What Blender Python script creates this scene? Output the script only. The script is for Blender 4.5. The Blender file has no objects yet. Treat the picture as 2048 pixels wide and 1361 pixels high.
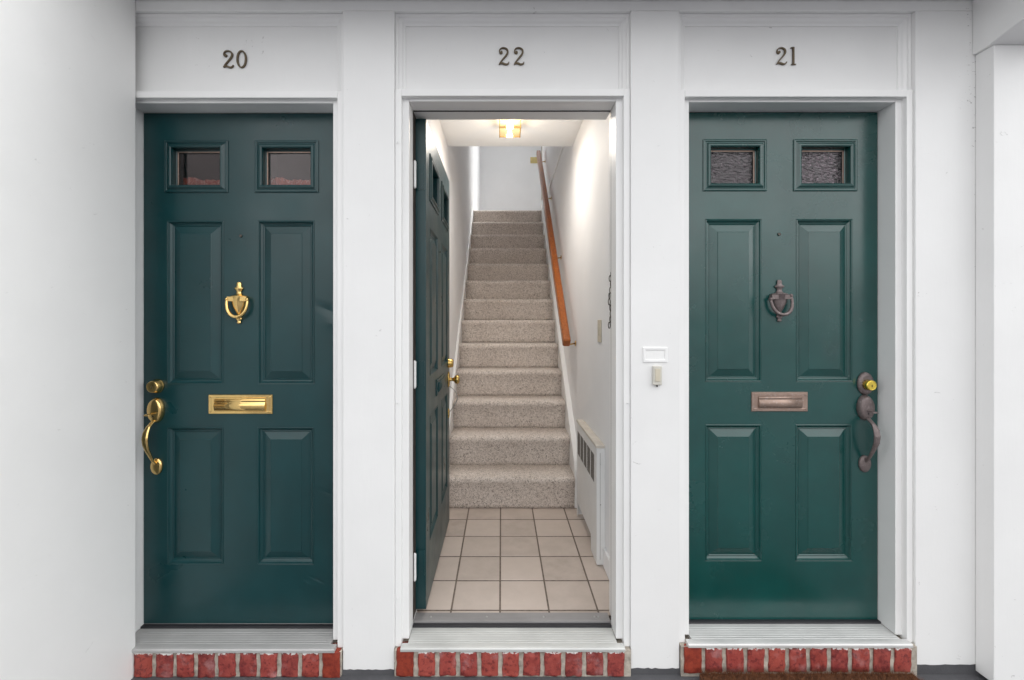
import bpy, bmesh, math, random
from mathutils import Vector, Matrix
R = math.radians
random.seed(7)
S = bpy.context.scene
C = S.collection

# ------------------------------------------------------------------ camera
# world: X right, Y into the house, Z up; camera stands 1.69 m from the closed doors
CAM_Z, FPX = 1.206, 851.0
cd = bpy.data.cameras.new('camera'); cam = bpy.data.objects.new('camera', cd); C.objects.link(cam)
cam.location = (0, 0, CAM_Z); cam.rotation_euler = (R(90), 0, 0)
cd.sensor_width = 36.0; cd.lens = 36.0 * FPX / 2048.0
cd.shift_x = 21.0 / 2048; cd.shift_y = -38.5 / 2048
cd.clip_start = 0.02; cd.clip_end = 1000
S.camera = cam

# ------------------------------------------------------------------ sky, sun, exposure
SUN_EL, SUN_AZ = R(62), R(60)            # high hazy sun behind the house to the right: the porch front is in open shade
w = bpy.data.worlds.new('World'); S.world = w; w.use_nodes = True
nt = w.node_tree; nt.nodes.clear()
sky = nt.nodes.new('ShaderNodeTexSky'); sky.sky_type = 'NISHITA'; sky.sun_disc = False
sky.sun_elevation = SUN_EL; sky.sun_rotation = SUN_AZ; sky.dust_density = 4.0; sky.air_density = 1.0
hs = nt.nodes.new('ShaderNodeHueSaturation'); hs.inputs['Saturation'].default_value = 0.02
bg = nt.nodes.new('ShaderNodeBackground'); bg.inputs['Strength'].default_value = 0.15
wo = nt.nodes.new('ShaderNodeOutputWorld')
nt.links.new(sky.outputs[0], hs.inputs['Color']); nt.links.new(hs.outputs[0], bg.inputs[0]); nt.links.new(bg.outputs[0], wo.inputs[0])
sd = bpy.data.lights.new('sun', 'SUN'); sd.energy = 0.6; sd.angle = R(12); sd.color = (1, .97, .92)
so = bpy.data.objects.new('sun', sd); C.objects.link(so); so.location = (6, 5, 12)
sdir = Vector((math.sin(SUN_AZ) * math.cos(SUN_EL), math.cos(SUN_AZ) * math.cos(SUN_EL), math.sin(SUN_EL)))
so.rotation_euler = (-sdir).to_track_quat('-Z', 'Y').to_euler()
S.view_settings.view_transform = 'Standard'; S.view_settings.look = 'None'
S.view_settings.exposure = 1.86; S.view_settings.gamma = 1.0
S.cycles.use_denoising = True
S.cycles.use_adaptive_sampling = True; S.cycles.adaptive_threshold = 0.012
S.cycles.max_bounces = 10; S.cycles.diffuse_bounces = 6; S.cycles.glossy_bounces = 4
S.cycles.transmission_bounces = 6; S.cycles.transparent_max_bounces = 8
S.cycles.caustics_reflective = False; S.cycles.caustics_refractive = False; S.cycles.sample_clamp_indirect = 6

# ------------------------------------------------------------------ materials
MATS = {}
def new_mat(name):
    m = bpy.data.materials.new(name); m.use_nodes = True; MATS[name] = m
    t = m.node_tree; b = t.nodes['Principled BSDF']
    return m, t, b
def nd(t, kind, **kw):
    n = t.nodes.new(kind)
    for k, v in kw.items():
        if k in n.inputs: n.inputs[k].default_value = v
        else: setattr(n, k, v)
    return n
def coords(t, scale=(1, 1, 1), rnd=True):
    tc = nd(t, 'ShaderNodeTexCoord'); mp = nd(t, 'ShaderNodeMapping'); mp.inputs['Scale'].default_value = scale
    t.links.new(tc.outputs['Object'], mp.inputs['Vector'])
    if rnd:
        oi = nd(t, 'ShaderNodeObjectInfo'); ml = nd(t, 'ShaderNodeMath', operation='MULTIPLY'); ml.inputs[1].default_value = 37.0
        t.links.new(oi.outputs['Random'], ml.inputs[0]); cb = nd(t, 'ShaderNodeCombineXYZ')
        for i in range(3): t.links.new(ml.outputs[0], cb.inputs[i])
        t.links.new(cb.outputs[0], mp.inputs['Location'])
    return mp.outputs['Vector']
def noise(t, vec, scale, detail=4, rough=.55, dist=0.0):
    n = nd(t, 'ShaderNodeTexNoise', Scale=scale, Detail=detail, Roughness=rough, Distortion=dist)
    t.links.new(vec, n.inputs['Vector']); return n.outputs['Fac']
def ramp(t, fac, stops):
    r = nd(t, 'ShaderNodeValToRGB'); e = r.color_ramp.elements
    while len(e) < len(stops): e.new(.5)
    for i, (p, c) in enumerate(stops):
        e[i].position = p; e[i].color = (c, c, c, 1) if isinstance(c, (int, float)) else (*c, 1)
    t.links.new(fac, r.inputs['Fac']); return r.outputs['Color']
def mix(t, fac, a, b, mode='MIX'):
    m = nd(t, 'ShaderNodeMix', data_type='RGBA', blend_type=mode)
    if isinstance(fac, (int, float)): m.inputs[0].default_value = fac
    else: t.links.new(fac, m.inputs[0])
    for k, v in ((6, a), (7, b)):
        if isinstance(v, tuple): m.inputs[k].default_value = (*v, 1)
        else: t.links.new(v, m.inputs[k])
    return m.outputs[2]
def bump(t, b, h, strength=.3, dist=.002, prev=None):
    n = nd(t, 'ShaderNodeBump', Strength=strength, Distance=dist)
    t.links.new(h, n.inputs['Height'])
    if prev: t.links.new(prev, n.inputs['Normal'])
    t.links.new(n.outputs[0], b.inputs['Normal']); return n.outputs[0]

def white_paint(name, col=(.79, .79, .785), rough=.42, scuff=.0, wav=.25):
    m, t, b = new_mat(name)
    v = coords(t); vs = coords(t, (1, 1, .12))
    c = mix(t, ramp(t, noise(t, v, 3.0, 5), [(.35, 0), (.7, 1)]), tuple(x * .955 for x in col), col)
    if scuff:
        f = ramp(t, noise(t, coords(t, (1, 1, 1.6)), 24, 6, .62, 1.2), [(.69, 0), (.73, 1)])
        g = nd(t, 'ShaderNodeMath', operation='MULTIPLY'); g.inputs[1].default_value = scuff
        t.links.new(f, g.inputs[0]); c = mix(t, g.outputs[0], c, (.28, .27, .26))
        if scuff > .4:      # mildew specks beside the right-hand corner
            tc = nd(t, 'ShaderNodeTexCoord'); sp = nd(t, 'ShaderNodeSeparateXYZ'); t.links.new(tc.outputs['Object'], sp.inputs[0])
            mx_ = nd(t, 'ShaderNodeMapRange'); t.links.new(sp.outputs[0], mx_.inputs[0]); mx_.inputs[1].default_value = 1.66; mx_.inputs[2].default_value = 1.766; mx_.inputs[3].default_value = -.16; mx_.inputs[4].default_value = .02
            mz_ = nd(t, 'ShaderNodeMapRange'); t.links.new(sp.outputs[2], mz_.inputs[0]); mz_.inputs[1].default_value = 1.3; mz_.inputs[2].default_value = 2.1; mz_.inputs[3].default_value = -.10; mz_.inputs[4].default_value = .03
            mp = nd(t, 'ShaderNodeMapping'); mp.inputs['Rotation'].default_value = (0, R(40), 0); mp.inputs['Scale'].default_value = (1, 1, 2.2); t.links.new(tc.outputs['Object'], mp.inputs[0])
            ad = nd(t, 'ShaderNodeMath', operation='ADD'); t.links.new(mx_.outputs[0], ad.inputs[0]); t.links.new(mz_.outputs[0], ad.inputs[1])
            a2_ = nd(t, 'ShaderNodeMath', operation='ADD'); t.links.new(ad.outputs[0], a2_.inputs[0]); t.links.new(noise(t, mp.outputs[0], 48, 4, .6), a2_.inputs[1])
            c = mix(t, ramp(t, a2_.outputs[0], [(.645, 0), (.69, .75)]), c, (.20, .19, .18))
    t.links.new(c, b.inputs['Base Color']); b.inputs['Roughness'].default_value = rough
    n1 = bump(t, b, noise(t, vs, 90, 3), .22, .0012)
    n2 = bump(t, b, noise(t, v, 9, 4), wav, .004, n1)
    bump(t, b, noise(t, v, 260, 2), .15, .0006, n2)
    return m
white_paint('white_trim', (.87, .87, .865), .36, .0, .12)
white_paint('white_board', (.85, .85, .845), .40, .5, .25)
white_paint('white_wall', (.88, .88, .87), .55, .25, .35)
white_paint('interior_white', (.85, .85, .86), .6, .0, .2)
white_paint('ceiling_white', (.88, .88, .87), .6, .0, .2)

def door_paint(name, col, rough, spec=.5, dents=()):
    m, t, b = new_mat(name); b.inputs['Specular IOR Level'].default_value = spec
    v = coords(t); vs = coords(t, (1, 1, .06)); vh = coords(t, (.08, 1, 1))
    c = mix(t, ramp(t, noise(t, v, 5, 6), [(.3, 0), (.75, 1)]), tuple(x * .82 for x in col), tuple(x * 1.15 for x in col))
    sp = ramp(t, noise(t, v, 55, 5, .6), [(.775, 0), (.80, .7)])
    c = mix(t, sp, c, (.30, .36, .36))
    dk = ramp(t, noise(t, v, 30, 6, .65, .8), [(.72, 0), (.78, .6)])
    c = mix(t, dk, c, (.004, .012, .015))
    t.links.new(c, b.inputs['Base Color'])
    t.links.new(ramp(t, noise(t, v, 7, 5), [(.3, rough - .05), (.7, rough + .07)]), b.inputs['Roughness'])
    n1 = bump(t, b, noise(t, vs, 330, 4, .65), .30, .0005)
    n2 = bump(t, b, noise(t, v, 3.2, 1.5, .4), .10, .010, n1)
    n3 = bump(t, b, noise(t, v, 500, 2), .08, .0004, n2)
    for (cx, cz, rx, rz_, amp) in dents:
        tc = nd(t, 'ShaderNodeTexCoord'); mp = nd(t, 'ShaderNodeMapping', vector_type='TEXTURE')
        mp.inputs['Location'].default_value = (cx, 0, cz); mp.inputs['Rotation'].default_value = (0, R(25), 0); mp.inputs['Scale'].default_value = (rx, 1, rz_)
        t.links.new(tc.outputs['Object'], mp.inputs['Vector'])
        gr = nd(t, 'ShaderNodeTexGradient', gradient_type='QUADRATIC_SPHERE'); t.links.new(mp.outputs[0], gr.inputs[0])
        n3 = bump(t, b, gr.outputs['Fac'], .38, amp, n3)
    return m
door_paint('teal_paint', (.0026, .0390, .0435), .32, .55, [(.345, 1.245, .10, .035, -.010), (.355, 1.19, .06, .05, .006), (.30, .175, .06, .012, -.006), (.26, .160, .03, .014, .005), (.34, .52, .05, .02, -.004)])
door_paint('green_paint', (.0014, .056, .051), .23, .80)

def metal(name, col, rough, var=.5, met=1.0, spots=None, bstr=.15):
    m, t, b = new_mat(name); v = coords(t)
    f = ramp(t, noise(t, v, 60, 5), [(.3, 0), (.72, 1)])
    c = mix(t, f, tuple(x * (1 - var * .5) for x in col), col)
    if spots: c = mix(t, ramp(t, noise(t, v, 110, 5, .7), [(.55, 0), (.68, 1)]), c, spots)
    t.links.new(c, b.inputs['Base Color']); b.inputs['Metallic'].default_value = met
    t.links.new(ramp(t, f, [(0, rough * .8), (1, rough * 1.3)]), b.inputs['Roughness'])
    bump(t, b, noise(t, v, 200, 3), bstr, .0006); return m
metal('brass', (.86, .60, .24), .16, .15)
metal('brass_dull', (.66, .45, .15), .26, .35)
metal('patina', (.20, .162, .158), .46, .5, .55, (.30, .255, .255), .4)
metal('copper_patina', (.40, .29, .24), .42, .4, .8, (.46, .39, .36), .4)
metal('yellow_brass', (.90, .68, .12), .25, .2)
metal('number_metal', (.15, .115, .075), .42, .5, .7)
metal('steel', (.55, .55, .55), .35, .4)
metal('dark_steel', (.12, .11, .10), .4, .4)

def plain(name, col, rough=.5, var=.12, scale=20, bs=.15, bd=.001, spec=None):
    m, t, b = new_mat(name); v = coords(t)
    t.links.new(mix(t, ramp(t, noise(t, v, scale, 5), [(.3, 0), (.7, 1)]), tuple(x * (1 - var) for x in col), tuple(min(1, x * (1 + var)) for x in col)), b.inputs['Base Color'])
    b.inputs['Roughness'].default_value = rough
    if spec is not None: b.inputs['Specular IOR Level'].default_value = spec
    bump(t, b, noise(t, v, scale * 6, 3), bs, bd); return m
plain('black_gap', (.012, .011, .012), .7)
plain('rebate_brown', (.035, .024, .018), .7, .4)
plain('rubber_gap_shade', (.022, .022, .026), .5)  # weatherstrips, and the painted shadow gap above the sills
plain('ivory_plastic', (.60, .55, .44), .35, .05)
plain('grey_plastic', (.62, .60, .54), .35, .06)
plain('yellow_plate', (.62, .50, .22), .4, .1)
plain('mortar', (.42, .375, .32), .9, .38, 45, .6, .003)
plain('grout', (.17, .135, .11), .9, .3, 60, .4)
plain('mauve_plaster', (.17, .11, .11), .7, .15, 6)
plain('grille_grey', (.22, .205, .19), .5, .3, 80)
plain('dust_cap', (.60, .56, .50), .6, .12, 12)
plain('convector_white', (.76, .77, .77), .38, .03, 8)
m, t, b = new_mat('terracotta_cloth'); v = coords(t, (1, 1, .45))
c = mix(t, ramp(t, noise(t, v, 34, 2, .5, 2.5), [(.49, 0), (.52, 1), (.55, 0)]), (.60, .17, .11), (.95, .72, .62))
t.links.new(c, b.inputs['Base Color']); b.inputs['Roughness'].default_value = .7
plain('coir_base', (.10, .040, .018), .95, .4, 60, .5, .004)

m, t, b = new_mat('coir'); oi = coords(t, rnd=False)
t.links.new(ramp(t, noise(t, oi, 70, 4, .7), [(.32, (.05, .016, .006)), (.5, (.18, .065, .025)), (.72, (.34, .15, .065))]), b.inputs['Base Color'])
b.inputs['Roughness'].default_value = .8

# dark grey painted concrete
m, t, b = new_mat('dark_concrete'); v = coords(t, rnd=False)
c = mix(t, ramp(t, noise(t, v, 4, 8, .65), [(.3, 0), (.7, 1)]), (.060, .060, .066), (.110, .110, .118))
c = mix(t, ramp(t, noise(t, v, 90, 6, .7), [(.66, 0), (.74, 1)]), c, (.24, .24, .25))
t.links.new(c, b.inputs['Base Color']); b.inputs['Roughness'].default_value = .62
bump(t, b, noise(t, v, 120, 6, .7), .5, .003)

# sill: weathered ribbed aluminium
def sill_mat(name, col):
    m, t, b = new_mat(name); v = coords(t, (1, 1, 1)); vx = coords(t, (.10, 1, 1))
    c = mix(t, ramp(t, noise(t, vx, 60, 6, .65), [(.3, 0), (.7, 1)]), tuple(x * .86 for x in col), col)
    c = mix(t, ramp(t, noise(t, v, 5, 5), [(.4, 0), (.75, .55)]), c, tuple(x * .62 for x in col))
    c = mix(t, ramp(t, noise(t, v, 120, 4, .7), [(.70, 0), (.75, .6)]), c, (.75, .75, .74))
    t.links.new(c, b.inputs['Base Color']); b.inputs['Metallic'].default_value = .25; b.inputs['Roughness'].default_value = .5
    bump(t, b, noise(t, vx, 220, 4), .35, .0008)
sill_mat('sill_grey', (.52, .515, .51)); sill_mat('sill_mid', (.62, .63, .615)); sill_mat('sill_pale', (.72, .72, .71))
sill_mat('threshold_alu', (.34, .33, .33))

# brick with worn face, haze and slopped white paint along the top
m, t, b = new_mat('brick_red'); oi = nd(t, 'ShaderNodeObjectInfo'); v = coords(t); v0 = coords(t, rnd=False)
base = ramp(t, oi.outputs['Random'], [(0, (.12, .014, .016)), (.25, (.30, .042, .034)), (.5, (.17, .018, .022)), (.75, (.36, .060, .040)), (1, (.22, .026, .022))])
c = mix(t, ramp(t, noise(t, v, 28, 6, .65), [(.3, 0), (.7, 1)]), base, (.38, .075, .058))
c = mix(t, ramp(t, noise(t, v, 60, 6, .7), [(.50, 0), (.62, .85)]), c, (.12, .012, .015))
c = mix(t, ramp(t, noise(t, v, 16, 5, .6), [(.55, 0), (.76, .7)]), c, (.46, .25, .25))
sx = nd(t, 'ShaderNodeSeparateXYZ'); t.links.new(v0, sx.inputs[0])
a1 = nd(t, 'ShaderNodeMath', operation='MULTIPLY_ADD'); a1.inputs[1].default_value = 30.0; a1.inputs[2].default_value = -1.12
t.links.new(sx.outputs[2], a1.inputs[0])
a2 = nd(t, 'ShaderNodeMath', operation='ADD'); t.links.new(a1.outputs[0], a2.inputs[0]); t.links.new(noise(t, v, 75, 4, .6), a2.inputs[1])
c = mix(t, ramp(t, a2.outputs[0], [(.62, 0), (.68, 1)]), c, (.74, .72, .70))
t.links.new(c, b.inputs['Base Color']); b.inputs['Roughness'].default_value = .62
bump(t, b, noise(t, v, 130, 6, .7), .6, .003)

# new flat red brick slip
m, t, b = new_mat('brick_plain'); v = coords(t)
t.links.new(mix(t, ramp(t, noise(t, v, 45, 6, .7), [(.35, 0), (.65, 1)]), (.17, .016, .009), (.33, .046, .020)), b.inputs['Base Color'])
b.inputs['Roughness'].default_value = .7; bump(t, b, noise(t, v, 220, 5, .7), .5, .002)

# tile
m, t, b = new_mat('tile_beige'); v = coords(t); oi = nd(t, 'ShaderNodeObjectInfo')
c = mix(t, oi.outputs['Random'], (.47, .40, .35), (.63, .54, .48))
c = mix(t, ramp(t, noise(t, v, 11, 7, .6), [(.35, 0), (.7, .5)]), c, (.68, .58, .52))
c = mix(t, ramp(t, noise(t, v, 45, 5, .7), [(.74, 0), (.78, .7)]), c, (.25, .19, .16))
t.links.new(c, b.inputs['Base Color']); b.inputs['Roughness'].default_value = .26
n1 = bump(t, b, noise(t, v, 10, 3), .2, .004); bump(t, b, noise(t, v, 160, 3), .12, .0008, n1)

# flecked loop carpet
m, t, b = new_mat('carpet'); v = coords(t, rnd=False)
n1 = noise(t, v, 105, 4, .65, 1.6); n2 = noise(t, v, 230, 3, .6, .5)
f = mix(t, .35, n1, n2)
c = ramp(t, f, [(.39, (.17, .14, .12)), (.445, (.38, .32, .28)), (.485, (.80, .715, .65)), (.60, (.92, .86, .81))])
c = mix(t, ramp(t, noise(t, v, 3.2, 4), [(.35, 0), (.7, .18)]), c, (.40, .33, .28), 'MULTIPLY')
c = mix(t, .12, c, (.50, .43, .38))
t.links.new(c, b.inputs['Base Color']); b.inputs['Roughness'].default_value = 1.0; b.inputs['Specular IOR Level'].default_value = .1
b.inputs['Sheen Weight'].default_value = .15
bump(t, b, f, 1.0, .004)

# varnished oak rail
m, t, b = new_mat('rail_wood'); v = coords(t, (14, 1, 14), rnd=False)
t.links.new(ramp(t, noise(t, v, 6, 6, .6, .4), [(.3, (.22, .056, .008)), (.55, (.36, .098, .014)), (.75, (.44, .14, .024))]), b.inputs['Base Color'])
b.inputs['Roughness'].default_value = .28

def glass(name, tint, ripple, rscale, gl=.10, rough=.03):
    m, t, b = new_mat(name); out = t.nodes['Material Output']; t.nodes.remove(b)
    tr = nd(t, 'ShaderNodeBsdfTransparent'); tr.inputs[0].default_value = (*tint, 1)
    gs = nd(t, 'ShaderNodeBsdfGlossy'); gs.inputs['Roughness'].default_value = rough
    fr = nd(t, 'ShaderNodeFresnel', IOR=1.5); mx = nd(t, 'ShaderNodeMixShader')
    ad = nd(t, 'ShaderNodeMath', operation='ADD'); ad.inputs[1].default_value = gl; t.links.new(fr.outputs[0], ad.inputs[0])
    bp = nd(t, 'ShaderNodeBump', Strength=ripple, Distance=.006); v = coords(t, (1, 1, 2.2))
    t.links.new(noise(t, v, rscale, 3, .5, .6), bp.inputs['Height'])
    t.links.new(bp.outputs[0], gs.inputs['Normal']); t.links.new(bp.outputs[0], fr.inputs['Normal'])
    t.links.new(ad.outputs[0], mx.inputs[0]); t.links.new(tr.outputs[0], mx.inputs[1]); t.links.new(gs.outputs[0], mx.inputs[2])
    t.links.new(mx.outputs[0], out.inputs[0])
glass('pane_clear', (.86, .78, .78), .10, 14, .0)
glass('pane_ripple', (.60, .50, .56), .8, 52, .03)
glass('window_glass', (.96, .97, .97), .02, 3, .0)
glass('lamp_glass', (1, .86, .62), .2, 40, .03)

m, t, b = new_mat('bulb_glow'); b.inputs['Base Color'].default_value = (1, .9, .75, 1)
b.inputs['Emission Color'].default_value = (1, .82, .55, 1); b.inputs['Emission Strength'].default_value = 14

# ------------------------------------------------------------------ mesh helpers
class MB:
    def __init__(s): s.v = []; s.f = []; s.sm = []
    def add(s, vs, fs, smooth=False):
        o = len(s.v); s.v += [tuple(p) for p in vs]
        for f in fs: s.f.append([i + o for i in f]); s.sm.append(smooth)
        return s
    def box(s, x0, x1, y0, y1, z0, z1):
        return s.add([(x, y, z) for x in (x0, x1) for y in (y0, y1) for z in (z0, z1)],
                     [(0, 1, 3, 2), (4, 6, 7, 5), (0, 4, 5, 1), (2, 3, 7, 6), (0, 2, 6, 4), (1, 5, 7, 3)])
    def prism(s, pts, axis, a0, a1, smooth=False):
        # pts: polygon in the two other axes (x,z for 'y'; y,z for 'x'; x,y for 'z')
        def P(p, a):
            return {'y': (p[0], a, p[1]), 'x': (a, p[0], p[1]), 'z': (p[0], p[1], a)}[axis]
        n = len(pts)
        vs = [P(p, a0) for p in pts] + [P(p, a1) for p in pts]
        s.add(vs, [list(range(n)), list(range(2 * n - 1, n - 1, -1))])
        k = len(s.v) - 2 * n
        for i in range(n):
            s.f.append([k + i, k + (i + 1) % n, k + n + (i + 1) % n, k + n + i]); s.sm.append(smooth)
        return s
    def holes(s, x0, x1, z0, z1, hs, y0, y1):
        xs = sorted({x0, x1, *[h[0] for h in hs], *[h[1] for h in hs]}); zs = sorted({z0, z1, *[h[2] for h in hs], *[h[3] for h in hs]})
        def solid(i, j):
            if not (0 <= i < len(xs) - 1 and 0 <= j < len(zs) - 1): return False
            cx, cz = (xs[i] + xs[i + 1]) / 2, (zs[j] + zs[j + 1]) / 2
            return not any(h[0] < cx < h[1] and h[2] < cz < h[3] for h in hs)
        idx = {}
        def V(i, j, y):
            k = (i, j, y)
            if k not in idx: idx[k] = len(s.v); s.v.append((xs[i], y, zs[j]))
            return idx[k]
        def F(*q): s.f.append(list(q)); s.sm.append(False)
        for i in range(len(xs) - 1):
            for j in range(len(zs) - 1):
                if not solid(i, j): continue
                F(V(i, j, y0), V(i + 1, j, y0), V(i + 1, j + 1, y0), V(i, j + 1, y0))
                F(V(i, j, y1), V(i, j + 1, y1), V(i + 1, j + 1, y1), V(i + 1, j, y1))
                if not solid(i - 1, j): F(V(i, j, y0), V(i, j + 1, y0), V(i, j + 1, y1), V(i, j, y1))
                if not solid(i + 1, j): F(V(i + 1, j, y0), V(i + 1, j, y1), V(i + 1, j + 1, y1), V(i + 1, j + 1, y0))
                if not solid(i, j - 1): F(V(i, j, y0), V(i, j, y1), V(i + 1, j, y1), V(i + 1, j, y0))
                if not solid(i, j + 1): F(V(i, j + 1, y0), V(i + 1, j + 1, y0), V(i + 1, j + 1, y1), V(i, j + 1, y1))
        return s
    def rects(s, x0, x1, z0, z1, prof, cap=True):
        # nested rectangular loops: prof = [(inset, y), ...]; a moulded frame or raised panel facing -Y
        L = []
        for d, y in prof:
            k = len(s.v); L.append(k)
            s.v += [(x0 + d, y, z0 + d), (x1 - d, y, z0 + d), (x1 - d, y, z1 - d), (x0 + d, y, z1 - d)]
        for a, b in zip(L, L[1:]):
            for i in range(4): s.f.append([a + i, a + (i + 1) % 4, b + (i + 1) % 4, b + i]); s.sm.append(False)
        if cap: s.f.append([L[-1] + i for i in range(4)]); s.sm.append(False)
        return s
    def lathe(s, prof, n=24, axis='z', org=(0, 0, 0), sc=(1, 1, 1)):
        vs, fs = [], []
        for r, h in prof:
            for i in range(n):
                a = 2 * math.pi * i / n; p = (r * math.cos(a), r * math.sin(a), h)
                if axis == 'y': p = (p[0], -p[2], p[1])
                if axis == 'x': p = (p[2], p[0], p[1])
                vs.append((org[0] + p[0] * sc[0], org[1] + p[1] * sc[1], org[2] + p[2] * sc[2]))
        m_ = len(prof)
        for j in range(m_ - 1):
            for i in range(n): fs.append((j * n + i, j * n + (i + 1) % n, (j + 1) * n + (i + 1) % n, (j + 1) * n + i))
        s.add(vs, fs, True)
        k = len(s.v) - m_ * n
        s.f.append([k + i for i in range(n)]); s.sm.append(False)
        s.f.append([k + (m_ - 1) * n + i for i in range(n)]); s.sm.append(False)
        return s
    def tube(s, pts, rad, n=10, closed=False, flat=None):
        # rad: float or list of r or (ra, rb)
        pts = [Vector(p) for p in pts]; N = len(pts); vs = []; ref = None
        for i, p in enumerate(pts):
            a = pts[(i - 1) % N] if (closed or i > 0) else p; b_ = pts[(i + 1) % N] if (closed or i < N - 1) else p
            d = (b_ - a).normalized()
            if flat: u = Vector(flat); u = (u - d * u.dot(d)).normalized()
            else:
                if ref is None: ref = d.orthogonal().normalized()
                u = (ref - d * ref.dot(d)).normalized(); ref = u
            w_ = d.cross(u); r = rad[i] if isinstance(rad, list) else rad
            ra, rb = r if isinstance(r, tuple) else (r, r)
            for k in range(n):
                t_ = 2 * math.pi * k / n; vs.append(p + u * ra * math.cos(t_) + w_ * rb * math.sin(t_))
        fs = []
        for i in range(N if closed else N - 1):
            j = (i + 1) % N
            for k in range(n): fs.append((i * n + k, i * n + (k + 1) % n, j * n + (k + 1) % n, j * n + k))
        o = len(s.v); s.add(vs, fs, True)
        if not closed:
            s.f.append([o + k for k in range(n)]); s.sm.append(False)
            s.f.append([o + (N - 1) * n + k for k in range(n)]); s.sm.append(False)
        return s
    def mesh(s, name, mat, org=(0, 0, 0)):
        me = bpy.data.meshes.new(name)
        me.from_pydata([(v[0] - org[0], v[1] - org[1], v[2] - org[2]) for v in s.v], [], s.f)
        for p, sm in zip(me.polygons, s.sm): p.use_smooth = sm
        bm = bmesh.new(); bm.from_mesh(me); bmesh.ops.recalc_face_normals(bm, faces=bm.faces); bm.to_mesh(me); bm.free()
        me.materials.append(MATS[mat]); return me
    def build(s, name, mat, parent=None, org=(0, 0, 0), bev=0.0, seg=2):
        return link(name, s.mesh(name, mat, org), parent, org, bev, seg)
def link(name, me, parent=None, loc=(0, 0, 0), bev=0.0, seg=2):
    o = bpy.data.objects.new(name, me); C.objects.link(o); o.location = loc
    if parent: o.parent = parent
    if bev:
        md = o.modifiers.new('bevel', 'BEVEL'); md.width = bev; md.segments = seg; md.limit_method = 'ANGLE'; md.angle_limit = R(35)
    return o
def tag(o, label, cat, group=None, kind=None):
    if label: o['label'] = label
    if cat: o['category'] = cat
    if group: o['group'] = group
    if kind: o['kind'] = kind
    return o
def struct(o): o['kind'] = 'structure'; return o
def thing(name, label, cat, loc=(0, 0, 0), group=None, rz=0):
    o = bpy.data.objects.new(name, None); C.objects.link(o); o.location = loc; o.rotation_euler = (0, 0, rz); o.empty_display_size = .1
    return tag(o, label, cat, group)
def BX(*a): return MB().box(*a)

# ------------------------------------------------------------------ the layout (metres)
YD = 1.690                   # closed door faces
YJ, YC, YP = 1.617, 1.597, 1.588   # jamb edge, casing face, pilaster face
YT = 1.625                   # transom panels
YI = 1.765                   # inner face of the front wall
GZ = -0.115                  # porch ground
CEIL = 2.3995
bays = [  # opening x0, x1, head z, sill top z, dz of casing head, casing outer x0, x1
    dict(n='20', x0=-1.424, x1=-.640, top=2.033, sill=-.007, ch=-.005, bx0=-1.472, bx1=-.592),
    dict(n='22', x0=-.3515, x1=.435, top=2.040, sill=-.003, ch=.003, bx0=-.400, bx1=.483),
    dict(n='21', x0=.7125, x1=1.497, top=2.037, sill=.012, ch=.0, bx0=.664, bx1=1.545)]
TRTOP = 2.363
SWX = -1.364                 # face of the left side wall
PX = 1.767                   # left face of the right post

# ------------------------------------------------------------------ ground
g = MB(); g.add([(-200, -300, GZ), (200, -300, GZ), (200, 100, GZ), (-200, 100, GZ)], [(0, 1, 2, 3)])
struct(g.build('ground', 'dark_concrete'))

# ------------------------------------------------------------------ facade
fac = thing('building_facade', 'white painted wooden front wall with pilasters and number panels round the doors', 'wall', (0, YP, GZ))
OF = (0, YP, GZ)
def fpart(mb, name, mat, bev=0.0):
    o = mb.build(name, mat, None, OF, bev); o.parent = fac; o.location = (0, 0, 0); return o
def jag(x0, x1, z, n, amp):
    return [(x0 + (x1 - x0) * i / n, z + random.uniform(-amp, amp)) for i in range(n + 1)]
for x0, x1, zb in ((-.592, -.400, -.096), (.483, .664, -.092), (1.545, 2.10, -.078)):
    pts = jag(x0, x1, zb, 14 if x1 < 1 else 30, .0022) + [(x1, TRTOP), (x0, TRTOP)]
    fpart(MB().prism(pts, 'y', YP, YP + .035), 'pilaster', 'white_board', .0018)
fpart(BX(-1.52, 2.10, YP, YP + .035, TRTOP + .0006, 2.62), 'frieze_board', 'white_board', .0015)
for bdat in bays:
    z0 = 2.05; x0, x1 = bdat['bx0'] + .0006, bdat['bx1'] - .0006
    p = fpart(BX(x0 - .004, x1 + .004, YT, YT + .02, z0, TRTOP + .004), 'transom_panel', 'white_board')
    mo = MB()
    # three-sided moulding: head and both sides, mitred, stepping back to the panel
    prof = [(0, YT - .022), (.011, YT - .022), (.013, YT - .017), (.022, YT - .013), (.027, YT - .007), (.034, YT - .0045), (.0355, YT + .0005)]
    k = len(mo.v)
    for d, y in prof: mo.v += [(x0 + d, y, z0), (x0 + d, y, TRTOP - d), (x1 - d, y, TRTOP - d), (x1 - d, y, z0)]
    for a in range(len(prof) - 1):
        for i in range(3): mo.f.append([4 * a + i, 4 * a + i + 1, 4 * a + i + 5, 4 * a + i + 4]); mo.sm.append(False)
    q = mo.build('moulding', 'white_trim', None, OF); q.parent = p; q.location = (0, 0, 0)
# the front goes on past the porch on both sides
fpart(BX(-9.0, SWX - .1605, YP + .01, YI, GZ + .001, 5.0), 'flank_wall', 'white_wall')
fpart(BX(2.1005, 9.0, YP + .01, YI, GZ + .001, 5.0), 'flank_wall', 'white_wall')
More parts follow.
